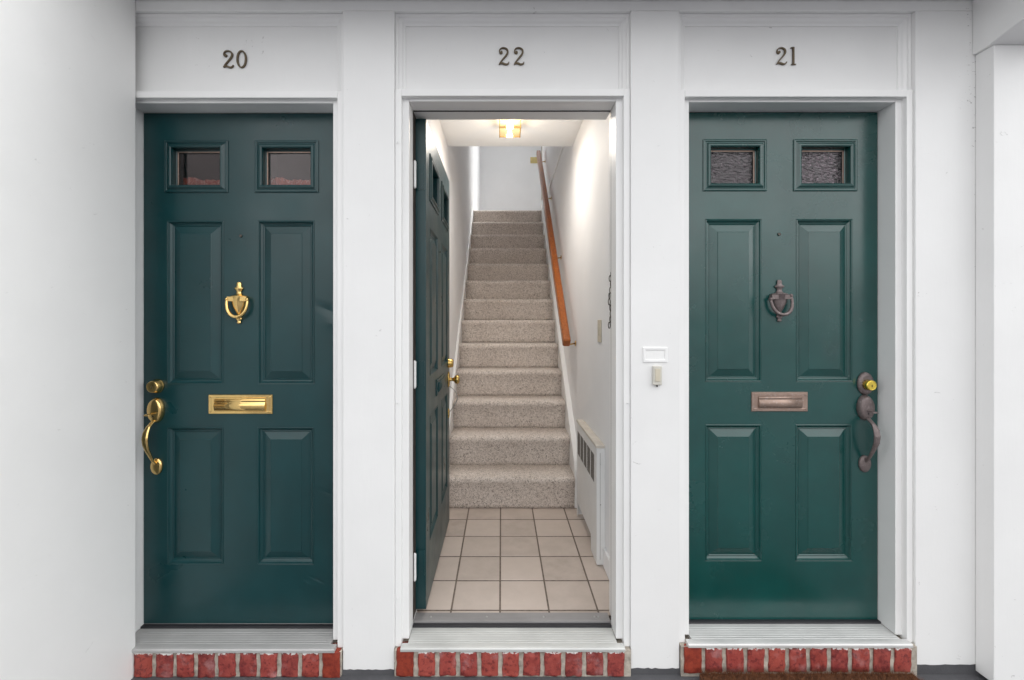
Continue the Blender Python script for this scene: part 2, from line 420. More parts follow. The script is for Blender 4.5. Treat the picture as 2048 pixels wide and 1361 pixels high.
# structural wall behind the boards, with the three door openings, up to the eaves
ops = [(b_['x0'] - .026, b_['x1'] + .026, -.02, b_['top'] + .026) for b_ in bays]
fpart(MB().holes(-1.52, 2.10, -.112, 5.0, ops, 1.647, YI), 'wall_core', 'interior_white')
for x0, x1 in ((-1.52, -1.43), (-.645, -.35), (.43, .72), (1.49, 2.10)):
    fpart(BX(x0, x1, YP + .0005, 1.646, GZ, -.07), 'plinth', 'dark_concrete')

# left side wall, porch ceiling, right post and beam
sw = BX(SWX - .16, SWX, 1.11, YP - .0006, GZ - .01, 2.52).build('side_wall', 'white_wall', None, (SWX, .9, GZ), .003)
tag(sw, 'plain white side wall left of door 20, running toward the viewer', 'wall')
pc = thing('porch_ceiling', 'white boarded porch ceiling just above the door number panels', 'ceiling', (0, .9, CEIL))
for i in range(3):
    y0 = 1.246 + i * .114
    q = BX(SWX + .0005, 2.15, y0, y0 + .1125, CEIL, CEIL + .018).build('ceiling_board', 'ceiling_white', None, (0, .9, CEIL), .003); q.parent = pc; q.location = (0, 0, 0)
q = BX(SWX - .2, 2.16, 1.236, 1.60, CEIL + .02, 2.66).build('roof_deck', 'ceiling_white', None, (0, .9, CEIL)); q.parent = pc; q.location = (0, 0, 0)
po = BX(PX, 2.05, 1.527, YP - .001, -.098, 2.196).build('porch_post', 'white_board', None, (1.9, 1.55, GZ), .002)
tag(po, 'white square post against the wall at the right edge, under the beam', 'post')
pb = thing('porch_beam', 'white porch beam overhead at the upper right corner, above the post', 'beam', (1.9, 1.2, 2.3))
OB = (1.9, 1.2, 2.3)
for mb, nm, mt in ((MB().prism([(YP - .0008, 2.197), (1.527, 2.197), (1.245, 2.259), (1.245, CEIL - .001), (YP - .0008, CEIL - .001)], 'x', 1.756, 2.02), 'beam', 'white_board'),
                   (MB().prism([(1.525, 2.1975), (1.244, 2.2595), (1.244, 2.2735), (1.525, 2.2040)], 'x', 1.7505, 1.7558), 'edge_trim', 'white_trim')):
    q = mb.build(nm, mt, None, OB, .002); q.parent = pb; q.location = (0, 0, 0)

# ------------------------------------------------------------------ door frames, sills, brick steps
FL = {'20': 'white painted frame around the closed door numbered 20', '22': 'white painted frame around the open middle doorway numbered 22',
      '21': 'white painted frame around the closed door numbered 21'}
for bdat in bays:
    n = bdat['n']; x0, x1, top = bdat['x0'], bdat['x1'], bdat['top']; bx0, bx1 = bdat['bx0'], bdat['bx1']
    zs = bdat['sill']; ct = 2.073 + bdat['ch']; cb = top + .010; jt = top + .0245
    org = ((x0 + x1) / 2, YC, zs)
    fr = thing('door_frame', FL[n], 'door frame', org, 'white door frames')
    def part(mb, name, mat, bev=.0012):
        o = mb.build(name, mat, None, org, bev); o.parent = fr; o.location = (0, 0, 0); return o
    g0 = .0008
    vis = n != '20'
    part(BX(x0 - .0245, x0, YJ, YI + .001, zs + .0006, jt), 'jamb', 'white_trim')
    if n == '22':
        part(BX(x1, x1 + .0245, YJ, YD, zs + .0006, jt), 'jamb', 'white_trim')
        part(BX(x1 + .012, x1 + .0243, YD + .0002, YI + .001, zs + .0006, jt), 'jamb', 'white_trim')
    else: part(BX(x1, x1 + .0245, YJ, YI + .001, zs + .0006, jt), 'jamb', 'white_trim')
    part(BX(x0 + g0, x1 - g0, YJ, YI + .001, top, jt - .0004), 'head_jamb', 'white_trim')
    zc = zs - .014
    part(BX(bx0 + g0, x0 - .0245 + .0004, YC, YT + .018, zc, ct - .0004), 'casing', 'white_trim')
    part(BX(x1 + .0245 - .0004, bx1 - g0, YC, YT + .018, zc, ct - .0004), 'casing', 'white_trim')
    part(BX(x0 - .024, x1 + .024, YC - .0006, YT + .016, cb, ct), 'head_casing', 'white_trim')
    if n == '22':
        part(BX(x0 + .002, x1 - .002, YD - .002, YD + .0035, top - .0028, top - .0002), 'weatherstrip', 'rubber_gap_shade', 0)
        part(BX(x1 + .0010, x1 + .0118, YD + .0004, YD + .006, .02, top - .003), 'weatherstrip', 'rubber_gap_shade', 0)
        part(BX(x0 + .0002, x0 + .0016, YD - .003, YI, .02, top - .003), 'rebate', 'rebate_brown', 0)
        for hx, hz in ((-.389, 1.872), (-.389, .896), (.472, .896), (-.389, .165)):
            h = MB().tube([(hx, YC + .002, hz), (hx, YC - .006, hz), (hx, YC - .009, hz + .003), (hx + .004, YC - .009, hz + .005)], .0014, 8)
            part(h, 'nail', 'white_trim', 0)
    # sill with ribs
    sl = thing('door_sill', {'20': 'grey ribbed metal sill below the closed door numbered 20', '22': 'ribbed metal sill below the open middle doorway',
               '21': 'pale ribbed metal sill below the closed door numbered 21'}[n], 'door sill', (org[0], 1.63, zs), 'metal door sills')
    prof = [(1.572, zs - .015), (1.570, zs - .012), (1.570, zs - .004), (1.5735, zs - .0008), (1.578, zs)]
    y = 1.586
    while y < 1.664:
        prof += [(y, zs), (y + .0008, zs - .0007), (y + .0018, zs - .0007), (y + .0026, zs)]; y += .0112
    prof += [(1.676, zs), (1.676, zs - .015)]
    so_ = (org[0], 1.63, zs)
    def spart(mb, name, mat, bev=0): o = mb.build(name, mat, None, so_, bev); o.parent = sl; o.location = (0, 0, 0); return o
    sx0 = x0 + .001; sx1 = x1 - .001
    spart(MB().prism(prof, 'x', sx0 - (.0 if n == '20' else .0), sx1), 'sill_plate', {'20': 'sill_grey', '22': 'sill_mid', '21': 'sill_pale'}[n])
    # front nosing reaches past the jambs under the casings
    spart(MB().prism([(1.572, zs - .015), (1.5695, zs - .012), (1.5695, zs - .004), (1.5730, zs - .0006), (1.5800, zs + .0003), (1.5960, zs + .0003), (1.5960, zs - .015)], 'x', x0 - .022, x1 + .022), 'nosing', {'20': 'sill_grey', '22': 'sill_mid', '21': 'sill_pale'}[n])
    spart(BX(sx0, sx1, 1.6765, 1.692, zs - .012, zs + .0075), 'gap_shade_strip', 'rubber_gap_shade', .001)  # dark strip standing in for the shadow gap below the door
    tz = .0118 if n == '22' else zs + .0095
    spart(BX(sx0, sx1, 1.6925, 1.742, zs - .012, tz), 'threshold_strip', 'threshold_alu', .0015)
    if n == '22':
        for sxx in (-.285, -.06, .17, .375, .39):
            spart(MB().lathe([(.0042, 0), (.0042, .0012), (.002, .002)], 10, 'z', (sxx, 1.716, tz)), 'screw', 'steel')

# bricks: a few worn shapes shared by all
def brick_mesh(wd, ht, seed, mat):
    rnd = random.Random(seed); bm = bmesh.new()
    bmesh.ops.create_cube(bm, size=1)
    bmesh.ops.scale(bm, vec=(wd, .05, ht), verts=bm.verts)
    bmesh.ops.bevel(bm, geom=list(bm.edges), offset=.0045, segments=2, affect='EDGES', profile=.6)
    bmesh.ops.subdivide_edges(bm, edges=[e for e in bm.edges if e.calc_length() > .03], cuts=3, use_grid_fill=True)
    for v in bm.verts:
        v.co.x += rnd.uniform(-.0024, .0024); v.co.z += rnd.uniform(-.0022, .0022); v.co.y += rnd.uniform(-.0018, .0022)
    me = bpy.data.meshes.new('brick'); bm.to_mesh(me); bm.free()
    for p in me.polygons: p.use_smooth = True
    me.materials.append(MATS[mat]); return me
bmesh_w = [brick_mesh(.0615, .0905, 50 + i, 'brick_red') for i in range(6)]
bmesh_p = brick_mesh(.0640, .0960, 90, 'brick_plain')
YB = 1.574
SL = {'20': 'row of red header bricks under the sill of door 20', '22': 'row of red header bricks under the sill of the open middle doorway',
      '21': 'row of red header bricks behind the brown doormat'}
for bdat in bays:
    n = bdat['n']; zs = bdat['sill']; zt = zs - .0155; zb = zt - .093
    xa, xb = (bdat['bx0'] if n != '20' else SWX + .001), bdat['bx1']
    xa += .005; xb -= .005
    cen = ((xa + xb) / 2, YB, GZ)
    st = thing('brick_step', SL[n], 'step', cen, 'brick steps below the doors')
    mt = BX(xa - .002, xb + .002, YB + .005, 1.690, GZ + .001, zt).build('mortar', 'mortar', None, cen); mt.parent = st; mt.location = (0, 0, 0)
    mt2 = BX(xa, xb, YB + .018, 1.690, zt, zs - .0152).build('bedding', 'mortar', None, cen); mt2.parent = st; mt2.location = (0, 0, 0)
    pitch = .0772 if n != '21' else .0778
    if n == '20': xs = [xb - .034 - i * pitch for i in range(10)]
    elif n == '22': xs = [xa + .037] + [xa + .1175 + i * .0779 for i in range(10)]
    else: xs = [xa + .040 + i * pitch for i in range(11)]
    for i, x in enumerate(xs):
        flat_new = (n == '20' and i == 0) or (n == '22' and i == 0) or (n == '21' and i == 0)
        me = bmesh_p if flat_new else bmesh_w[(i * 5 + len(n) + ord(n[1])) % 6]
        if x - .031 < xa - .004: continue
        o = link('brick', me, st, (x - cen[0], .025 + random.uniform(-.0015, .0015), (zt + zb) / 2 - GZ + random.uniform(-.001, .001)))
        o.rotation_euler = (0, random.uniform(-.022, .022), random.choice((0, math.pi)) if False else 0)
    if n == '20':   # brick cut by the side wall
        o = link('brick', bmesh_w[3], st, (SWX + .0300 - cen[0], .026, (zt + zb) / 2 - GZ)); o.scale = (.86, 1, 1)

# ------------------------------------------------------------------ doors
DW, DT = .779, .044
def zpos(zl): return zl
WIN = [(-.302, -.056, 1.7075, 1.9065), (.057, .303, 1.7075, 1.9065)]
PAN = [(-.295, -.0725, .947, 1.5925), (.066, .289, .947, 1.5925), (-.295, -.0725, .2345, .7765), (.064, .287, .2345, .7765)]
PROF_PAN = [(0, 0), (.0022, -.0016), (.0048, -.0010), (.0075, .0045), (.0115, .0085), (.0155, .0100), (.0180, .0088), (.0205, .0112), (.049, .0020), (.0505, .0002)]
PROF_WIN = [(-.003, .0004), (-.003, -.0035), (.001, -.0055), (.005, -.0050), (.007, -.0022), (.011, -.0030), (.0165, -.0085), (.0225, -.0095), (.0262, -.0070), (.0275, .0), (.0275, .019), (.031, .0205), (.031, .0235)]
def ellipse_plate(mb, cx, cz, rx, rz, y0, layers, n=28, jog=0):
    # layers: (scale, y) ; stacked elliptical loops facing -Y
    ks = []
    for s_, y in layers:
        k = len(mb.v); ks.append(k)
        for i in range(n):
            a = 2 * math.pi * i / n; mb.v.append((cx + rx * s_ * math.cos(a), y0 - y, cz + rz * s_ * math.sin(a)))
    for a, b_ in zip(ks, ks[1:]):
        for i in range(n): mb.f.append([a + i, a + (i + 1) % n, b_ + (i + 1) % n, b_ + i]); mb.sm.append(True)
    for k in (ks[0], ks[-1]): mb.f.append([k + i for i in range(n)]); mb.sm.append(False)
    return mb
SHARED = {}
def shared(key, fn):
    if key not in SHARED: SHARED[key] = fn()
    return SHARED[key]

def make_door(n, label, paint, hx, bottom, height, side, hw, knob_style=False, rz=0, loc=None):
    """local frame: x from the door's centre, y=0 the outer face, z from its bottom edge; side = +1 when the handle is on +x"""
    d = thing('front_door', label, 'door', loc, 'three dark green panelled front doors', rz)
    k = height / 2.0185
    holes = [(a + .0, b_ - .0, c_ * k, e * k) for a, b_, c_, e in PAN] + [(a + .022, b_ - .022, c_ * k + .022, e * k - .022) for a, b_, c_, e in WIN]
    leaf = MB().holes(-DW / 2, DW / 2, 0, height, holes, 0, DT)
    o = link('door_leaf', leaf.mesh('door_leaf', paint), d, (0, 0, 0), .0016)
    for a, b_, c_, e in PAN:
        key = ('pan', paint, round(b_ - a, 3), round(e - c_, 3), k)
        def mk(a=a, b_=b_, c_=c_, e=e):
            wd, ht = b_ - a, (e - c_) * k
            mb = MB().rects(-wd / 2 - .0002, wd / 2 + .0002, -ht / 2 - .0002, ht / 2 + .0002, PROF_PAN)
            mb.box(-wd / 2 + .0008, wd / 2 - .0008, .020, .034, -ht / 2 + .0008, ht / 2 - .0008)
            return mb.mesh('panel', paint)
        link('panel', shared(key, mk), d, ((a + b_) / 2, 0, (c_ + e) / 2 * k))
    for i, (a, b_, c_, e) in enumerate(WIN):
        wd, ht = b_ - a, (e - c_) * k
        def mkf():
            mb = MB().rects(-wd / 2, wd / 2, -ht / 2, ht / 2, PROF_WIN, cap=False)
            mb.rects(-wd / 2 + .01, wd / 2 - .01, -ht / 2 + .01, ht / 2 - .01, [(0, DT), (0, DT + .007), (.022, DT + .005), (.022, .0245)], cap=False)
            return mb.mesh('window', paint)
        wn = link('window', shared(('win', paint, k), mkf), d, ((a + b_) / 2, 0, (c_ + e) / 2 * k))
        link('pane', shared(('pane', n, i), lambda: BX(-wd / 2 + .029, wd / 2 - .029, .0238, .0268, -ht / 2 + .029, ht / 2 - .029).mesh('pane', {'20': 'pane_clear', '21': 'pane_ripple', '22': 'pane_clear'}[n])), wn)
        bead = MB().rects(-wd / 2 + .0312, wd / 2 - .0312, -ht / 2 + .0312, ht / 2 - .0312, [(0, .0236), (0, .0222), (.0045, .0228), (.0045, .0236)], cap=False)
        link('glazing_bead', bead.mesh('glazing_bead', 'copper_patina' if n != '22' else paint), wn)
        if n == '20':
            cu = MB(); nx = 60
            rnd = random.Random(i + 3); ph = rnd.random() * 6
            top_ = [-.027 + .006 * math.sin(ph + j * .09) + .003 * math.sin(ph * 2 + j * .31) for j in range(nx + 1)]
            for j in range(nx + 1):
                x = -wd / 2 + .02 + (wd - .04) * j / nx; yy = .060 + .005 * math.sin(j * .9 + ph) + .003 * math.sin(j * .37)
                cu.v += [(x, yy, -ht / 2 - .02), (x - .006, yy + .003, top_[j])]
            for j in range(nx): cu.f.append([2 * j, 2 * j + 2, 2 * j + 3, 2 * j + 1]); cu.sm.append(True)
            q = link('invented_curtain', cu.mesh('invented_curtain', 'terracotta_cloth'), wn)  # invented cloth standing in for the red band in the panes
            md = q.modifiers.new('thick', 'SOLIDIFY'); md.thickness = .0015
    # peephole
    link('peephole', shared(('peep', hw['main']), lambda: MB().lathe([(.0062, 0), (.0062, .003), (.0040, .0045), (.0035, .0035)], 16, 'y').mesh('peephole', 'dark_steel')), d, (-.003, 0, 1.533 * k))
    # mail slot
    ms = hw['slot']; cz = .868 * k; cx = hw.get('slot_x', 0.0); hwid = hw.get('slot_w', .1255)
    mb = MB().rects(-hwid, hwid, -.0385, .0385, [(0, 0), (0, -.003), (.002, -.0055), (.011, -.0058), (.0125, -.0048), (.0140, -.0048)], cap=True)
    sl_ = link('mail_slot', mb.mesh('mail_slot', ms), d, (cx, 0, cz))
    fl = MB(); L = []
    for yy, zz in ((-.0045, .0215), (-.0088, .0195), (-.0098, .0140), (-.0075, .0105), (-.0070, .0085), (-.0100, .0055), (-.0128, -.0040), (-.0120, -.0150), (-.0085, -.0240), (-.0045, -.0250)): L.append((yy, zz))
    fl.prism(L, 'x', -hwid + .026, hwid - .026, True)
    link('flap', fl.mesh('flap', ms), sl_)
    for sx_ in (-1, 1):
        for sz_ in (-1, 1):
            link('screw', shared(('scr', ms), lambda: MB().lathe([(.0036, 0), (.0036, .0009), (.0015, .0018)], 10, 'y').mesh('screw', ms)), sl_, (sx_ * (hwid - .009), -.0057, sz_ * .029))
    # knocker: urn body and swinging ring
    if hw['knocker']:
        kz = hw['knock_z'] * k
        kp = [(.001, .0825), (.0060, .0818), (.0078, .078), (.0085, .072), (.0080, .066), (.0100, .0635), (.0098, .0615), (.0165, .0580), (.0160, .0550), (.0110, .0500), (.0082, .0440), (.0086, .0390), (.0130, .0320), (.0260, .0275), (.0300, .0255), (.0300, .0245), (.0262, .0235), (.0262, .0055), (.0245, .0035), (.0235, -.004), (.0205, -.016), (.0150, -.028), (.0100, -.038), (.0068, -.046), (.0062, -.052), (.0082, -.058), (.0108, -.063), (.0100, -.067), (.0060, -.071), (.0058, -.074), (.0076, -.078), (.0066, -.082), (.001, -.0835)]
        kb = MB().lathe(kp, 24, 'z', (0, -.004, 0), (1.16, .70, 1)); kb.box(-.0385, .0385, -.0205, -.002, .0055, .0230)
        kn = link('knocker', kb.mesh('knocker', hw['knocker']), d, (hw.get('knock_x', -.006), 0, kz))
        rp, rr = [], []
        for i in range(25):
            a = math.pi * i / 24; x = -.0405 * math.cos(a) * (1 + .10 * math.sin(a)); z = .0125 - .0685 * math.sin(a) ** .85
            rp.append((x, -.0165 - .006 * math.sin(a), z)); rr.append(.0052 + .0018 * math.sin(a))
        rg = MB().tube(rp, rr, 10)
        for sx_ in (-1, 1): rg.lathe([(.0065, -.0045), (.0072, 0), (.0065, .0045)], 12, 'x', (sx_ * .0405, -.0165, .0125))
        q = link('ring', rg.mesh('ring', hw['knocker']), kn); q.rotation_euler = (0, R(hw.get('ring_tilt', 0)), 0)
    # lockset
    hxx = side * (DW / 2 - .0555)
    dbz = .940 * k
    if n == '21':
        db = ellipse_plate(MB(), 0, 0, .0315, .0455, 0, [(1, 0), (1, .004), (.94, .009), (.78, .0135), (.70, .014)])
        dbo = link('deadbolt', db.mesh('deadbolt', hw['main']), d, (hxx + .003, 0, dbz))
        link('cylinder', MB().lathe([(.0205, .010), (.0200, .030), (.0190, .034), (.0165, .0355), (.0160, .0345), (.0155, .0350)], 28, 'y').mesh('cylinder', 'yellow_brass'), dbo, (0, 0, -.003))
        link('keyhole', BX(-.0012, .0012, -.0358, -.0345, -.010, -.001).mesh('keyhole', 'black_gap'), dbo, (0, 0, 0))
    else:
        dbo = link('deadbolt', MB().lathe([(.0280, 0), (.0285, .004), (.0265, .0065), (.0262, .0100), (.0225, .0270), (.0205, .0290), (.0175, .0292), (.0165, .0280), (.0150, .0290)], 32, 'y').mesh('deadbolt', hw['main']), d, (hxx, 0, dbz))
        link('keyhole', BX(-.0012, .0012, -.0297, -.0285, -.006, .004).mesh('keyhole', 'black_gap'), dbo)
    hz = .845 * k
    if knob_style:
        es = ellipse_plate(MB(), 0, 0, .026, .045, 0, [(1, 0), (1, .003), (.92, .007), (.7, .009)])
        h = link('handle_set', es.mesh('handle_set', hw['main']), d, (hxx, 0, hz))
        link('knob', MB().lathe([(.014, .006), (.0105, .012), (.0095, .026), (.0120, .033), (.0200, .038), (.0250, .045), (.0262, .052), (.0245, .060), (.0200, .064), (.0120, .0655)], 28, 'y').mesh('knob', hw['main']), h)
        gp, gr = [], []
        for i in range(21):
            u = i / 20; gp.append((0, -.006 - .046 * math.sin(math.pi * u ** .8), -.040 - .150 * u)); gr.append((.0075, .0024))
        link('grip', MB().tube(gp, gr, 10, flat=(1, 0, 0)).mesh('grip', 'steel'), h)
        fo = ellipse_plate(MB(), 0, -.195, .018, .028, 0, [(1, 0), (1, .003), (.8, .007)])
        link('foot_plate', fo.mesh('foot_plate', hw['main']), h)
    else:
        es = ellipse_plate(MB(), 0, 0, .0310, .0505, 0, [(1, 0), (1, .004), (.97, .010), (.90, .0150), (.86, .0185), (.80, .0200), (.55, .0212), (.2, .0216)])
        h = link('handle_set', es.mesh('handle_set', hw['main']), d, (hxx + side * .001, 0, hz))
        th = MB().tube([(0, -.018, -.010), (side * .002, -.030, -.009), (side * .005, -.042, -.010), (side * .006, -.050, -.013)], [(.006, .0022), (.0075, .0018), (.0105, .0016), (.0100, .0012)], 12, flat=(1, 0, 0))
        link('thumb_latch', th.mesh('thumb_latch', hw['main']), h)
        link('keyhole', BX(-.002, .002, -.0222, -.0205, -.024, -.018).mesh('keyhole', 'black_gap'), h)
        gp, gr = [], []
        ctrl = [(-.040, .018, .0080, .0060), (-.048, .030, .0078, .0052), (-.060, .045, .0090, .0050), (-.078, .056, .0118, .0052), (-.100, .060, .0125, .0055), (-.125, .057, .0115, .0055), (-.150, .047, .0095, .0052), (-.175, .034, .0075, .0050), (-.195, .022, .0062, .0050), (-.207, .013, .0058, .0050), (-.214, .006, .0058, .0048)]
        for j in range(len(ctrl) - 1):
            for s_ in range(4):
                u = s_ / 4; c0, c1 = ctrl[j], ctrl[j + 1]; gp.append((0, -(c0[1] * (1 - u) + c1[1] * u), c0[0] * (1 - u) + c1[0] * u)); gr.append((c0[2] * (1 - u) + c1[2] * u, c0[3] * (1 - u) + c1[3] * u))
        link('grip', MB().tube(gp, gr, 14, flat=(1, 0, 0)).mesh('grip', hw['main']), h)
        fo = ellipse_plate(MB(), 0, -.223, .0235, .0335, 0, [(1, 0), (1, .003), (.95, .007), (.85, .0095), (.5, .0105)])
        link('foot_plate', fo.mesh('foot_plate', hw['main']), h)
    return d
c20 = (bays[0]['x0'] + bays[0]['x1']) / 2; c21 = (bays[2]['x0'] + bays[2]['x1']) / 2
make_door('20', 'closed dark teal door with polished brass knocker, handle and mail slot', 'teal_paint', 0, .003, 2.0265, -1,
          dict(main='brass', slot='brass', knocker='brass', knock_z=1.269, slot_x=-.003, slot_w=.1265, knock_x=-.008, ring_tilt=1), loc=(c20, YD, .0035))
make_door('21', 'closed bottle green door with weathered bronze knocker and yellow brass lock cylinder', 'green_paint', 0, .018, 2.0155, 1,
          dict(main='patina', slot='copper_patina', knocker='patina', knock_z=1.269, slot_w=.111, slot_x=-.002, knock_x=-.004, ring_tilt=-10), loc=(c21, YD, .0185))
DX22, DY22 = -.3075, 1.733
d22 = make_door('22', 'open teal door swung inward against the hallway wall', 'teal_paint', 0, .03, 1.998, 1,
          dict(main='brass_dull', slot='teal_paint', knocker=None, knock_z=1.345), knob_style=True, rz=R(90), loc=(DX22, DY22 + DW / 2, .031))
# hinges on the open door's edge
for hz in (.190, .960, 1.760):
    lf = MB().prism([(.006, -.052), (.006, .052), (.030, .052), (.036, .046), (.036, -.046), (.030, -.052)], 'x', -.0026, -.0002)
    hg = link('hinge', lf.mesh('hinge', 'teal_paint'), d22, (-DW / 2, 0, hz))
    hg.scale = (1, 1, 1)
    kn = MB()
    for i in range(5):
        kn.lathe([(.0058, -.052 + i * .0209), (.0062, -.0512 + i * .0209), (.0062, -.0322 + i * .0209), (.0058, -.0314 + i * .0209)], 14, 'z', (-.032, .0395, 0))
    kn.lathe([(.0030, -.056), (.0042, -.053), (.0042, .053), (.0030, .056)], 12, 'z', (-.032, .0395, 0))
    link('knuckle', kn.mesh('knuckle', 'white_trim'), hg)
    for sz in (-.036, -.012, .012, .036):
        link('screw', MB().lathe([(.0035, 0), (.0030, .0009)], 10, 'y').mesh('screw', 'teal_paint'), hg, (-.0022, .022 + .005 * (1 if sz in (-.012, .036) else -1), sz)).rotation_euler = (0, 0, R(-90))
    # plate that closes the gap between knuckle and leaf
    link('hinge_leaf', BX(-.030, -.0028, .0345, .0368, -.050, .050).mesh('hinge_leaf', 'teal_paint'), hg)

# ------------------------------------------------------------------ house numbers
def stroke(mb, pts, wid, y0, y1):
    # smooth polyline with varying width in the XZ plane, extruded along Y
    P = []
    n = len(pts)
    for i in range(n - 1):
        p0, p1, p2, p3 = pts[max(i - 1, 0)], pts[i], pts[i + 1], pts[min(i + 2, n - 1)]
        for s_ in range(6):
            u = s_ / 6
            def cr(a, b_, c_, d_): return .5 * (2 * b_ + (c_ - a) * u + (2 * a - 5 * b_ + 4 * c_ - d_) * u * u + (3 * b_ - a - 3 * c_ + d_) * u ** 3)
            P.append((cr(p0[0], p1[0], p2[0], p3[0]), cr(p0[1], p1[1], p2[1], p3[1]), wid[i] * (1 - u) + wid[i + 1] * u))
    P.append((*pts[-1], wid[-1])); k = len(mb.v)
    for i, p in enumerate(P):
        a, b_ = P[max(i - 1, 0)], P[min(i + 1, len(P) - 1)]
        dx, dz = b_[0] - a[0], b_[1] - a[1]; l = math.hypot(dx, dz) or 1; nx, nz = -dz / l, dx / l; h = p[2] * .35
        mb.v += [(p[0] + nx * h, y0, p[1] + nz * h), (p[0] - nx * h, y0, p[1] - nz * h), (p[0] + nx * h, y1, p[1] + nz * h), (p[0] - nx * h, y1, p[1] - nz * h)]
    for i in range(len(P) - 1):
        a = k + 4 * i
        for q in ((a, a + 1, a + 5, a + 4), (a + 2, a + 6, a + 7, a + 3), (a, a + 4, a + 6, a + 2), (a + 1, a + 3, a + 7, a + 5)): mb.f.append(list(q)); mb.sm.append(False)
    mb.f.append([k, k + 2, k + 3, k + 1]); mb.sm.append(False); e = k + 4 * (len(P) - 1)
    mb.f.append([e, e + 1, e + 3, e + 2]); mb.sm.append(False)
    return mb
def digit(ch, h):
    mb = MB(); y0, y1 = -.0060, .0
    sc = lambda L: [(x * h, z * h) for x, z in L]
    if ch == '2':
        stroke(mb, sc([(.215, .70), (.17, .655), (.09, .68), (.055, .79), (.13, .915), (.29, .955), (.455, .885), (.51, .735), (.44, .56), (.29, .38), (.14, .20), (.055, .06)]),
               [h * x for x in (.05, .10, .10, .075, .075, .085, .115, .135, .125, .10, .085, .08)], y0, y1)
        stroke(mb, sc([(.03, .045), (.13, .105), (.24, .10), (.36, .05), (.46, .045), (.54, .085), (.585, .17)]), [h * x for x in (.06, .095, .125, .12, .10, .085, .05)], y0 - .0003, y1)
        mb.lathe([(.072 * h, 0), (.072 * h, .0062)], 18, 'y', (.165 * h, 0, .705 * h))
    elif ch == '0':
        pts = []; wd = []
        for i in range(25):
            a = 2 * math.pi * i / 24 + .4; pts.append((.29 + .235 * math.sin(a), .5 + .455 * math.cos(a))); wd.append(h * (.085 + .055 * abs(math.sin(a))))
        stroke(mb, sc(pts), wd, y0, y1)
    else:
        stroke(mb, sc([(.17, 1.0), (.17, .5), (.17, .0)]), [h * .13] * 3, y0, y1)
        stroke(mb, sc([(.01, .955), (.08, .97), (.17, .955)]), [h * .05, h * .07, h * .09], y0 - .0003, y1)
        stroke(mb, sc([(.04, .025), (.17, .03), (.31, .025)]), [h * .045, h * .06, h * .045], y0 - .0003, y1)
    return mb
def wx(px, Y): return (px - 1003) * Y / FPX
def wz(py, Y): return CAM_Z - (py - 642) * Y / FPX
NUM = {'20': ([(447, '2'), (474, '0')], 102, 138), '22': ([(997, '2'), (1027, '2')], 96, 132), '21': ([(1551, '2'), (1579.5, '1')], 96, 131.5)}
NL = {'20': 'dark metal number 20 on the white panel above the left door', '22': 'dark metal number 22 on the white panel above the open doorway', '21': 'dark metal number 21 on the white panel above the right door'}
for n, (ds, ya, yb) in NUM.items():
    zb, zt = wz(yb, YT), wz(ya, YT)
    hn = thing('house_number', NL[n], 'house number', (wx(ds[0][0], YT), YT - .0002, zb), 'house numbers above the doors')
    for px, ch in ds:
        h = (zt - zb)
        link('digit', digit(ch, h).mesh('digit', 'number_metal'), hn, (wx(px, YT) - hn.location.x, 0, 0), .0005, 1)

# ------------------------------------------------------------------ doorbell and name card holder
nf = thing('name_card_holder', 'empty white name card frame above the doorbell button', 'card holder', (wx(1310, YP), YP, wz(710, YP)))
fw, fh = .0455, .0275
o = link('frame', MB().rects(-fw, fw, -fh, fh, [(0, 0), (0, -.0035), (.0015, -.0045), (.008, -.0042), (.010, -.0030), (.011, -.0008)], cap=False).mesh('frame', 'white_trim'), nf)
link('backing_card', BX(-fw + .010, fw - .010, -.0012, -.0002, -fh + .010, fh - .010).mesh('backing_card', 'white_wall'), nf)
db = thing('doorbell', 'small beige doorbell button on the pilaster beside door 21', 'doorbell', (wx(1313, YP), YP, wz(751, YP)))
link('housing', BX(-.0165, .0165, -.0125, -.0003, -.0355, .0355).mesh('housing', 'grey_plastic'), db, (0, 0, 0), .003)
link('button', BX(-.0095, .0095, -.0150, -.0115, -.022, .026).mesh('button', 'ivory_plastic'), db, (0, 0, 0), .002)
link('screw', MB().lathe([(.003, 0), (.003, .008)], 10, 'z', (0, -.006, -.0415)).mesh('screw', 'dark_steel'), db)

# ------------------------------------------------------------------ doormat
mat_o = thing('doormat', 'brown bristly coir doormat on the ground below door 21', 'doormat', (1.11, 1.30, GZ))
MX0, MX1, MY0, MY1 = .722, 1.505, 1.05, 1.556
q = BX(MX0, MX1, MY0, MY1, GZ + .0005, GZ + .032).build('mat_base', 'coir_base', None, (1.11, 1.30, GZ), .004); q.parent = mat_o; q.location = (0, 0, 0)
fb = MB(); rnd = random.Random(5)
for i in range(26000):
    x = rnd.uniform(MX0 + .002, MX1 - .002); y = MY1 - .002 - (rnd.random() ** 1.5) * (MY1 - MY0 - .004); z = GZ + .026
    l = rnd.uniform(.013, .026); a = rnd.uniform(0, 6.28); s_ = rnd.uniform(.1, .8) * l; tx, ty = x + s_ * math.cos(a), y + s_ * math.sin(a) - .3 * l
    wv = .0009; k = len(fb.v)
    fb.v += [(x - wv, y, z), (x + wv, y, z), (tx + wv * .4, ty, z + l)]; fb.f.append([k, k + 1, k + 2]); fb.sm.append(False)
me = bpy.data.meshes.new('bristles'); me.from_pydata([(a - 1.11, b_ - 1.30, c_ - GZ) for a, b_, c_ in fb.v], [], fb.f); me.materials.append(MATS['coir'])
q = link('bristles', me, mat_o); q['kind'] = 'stuff'

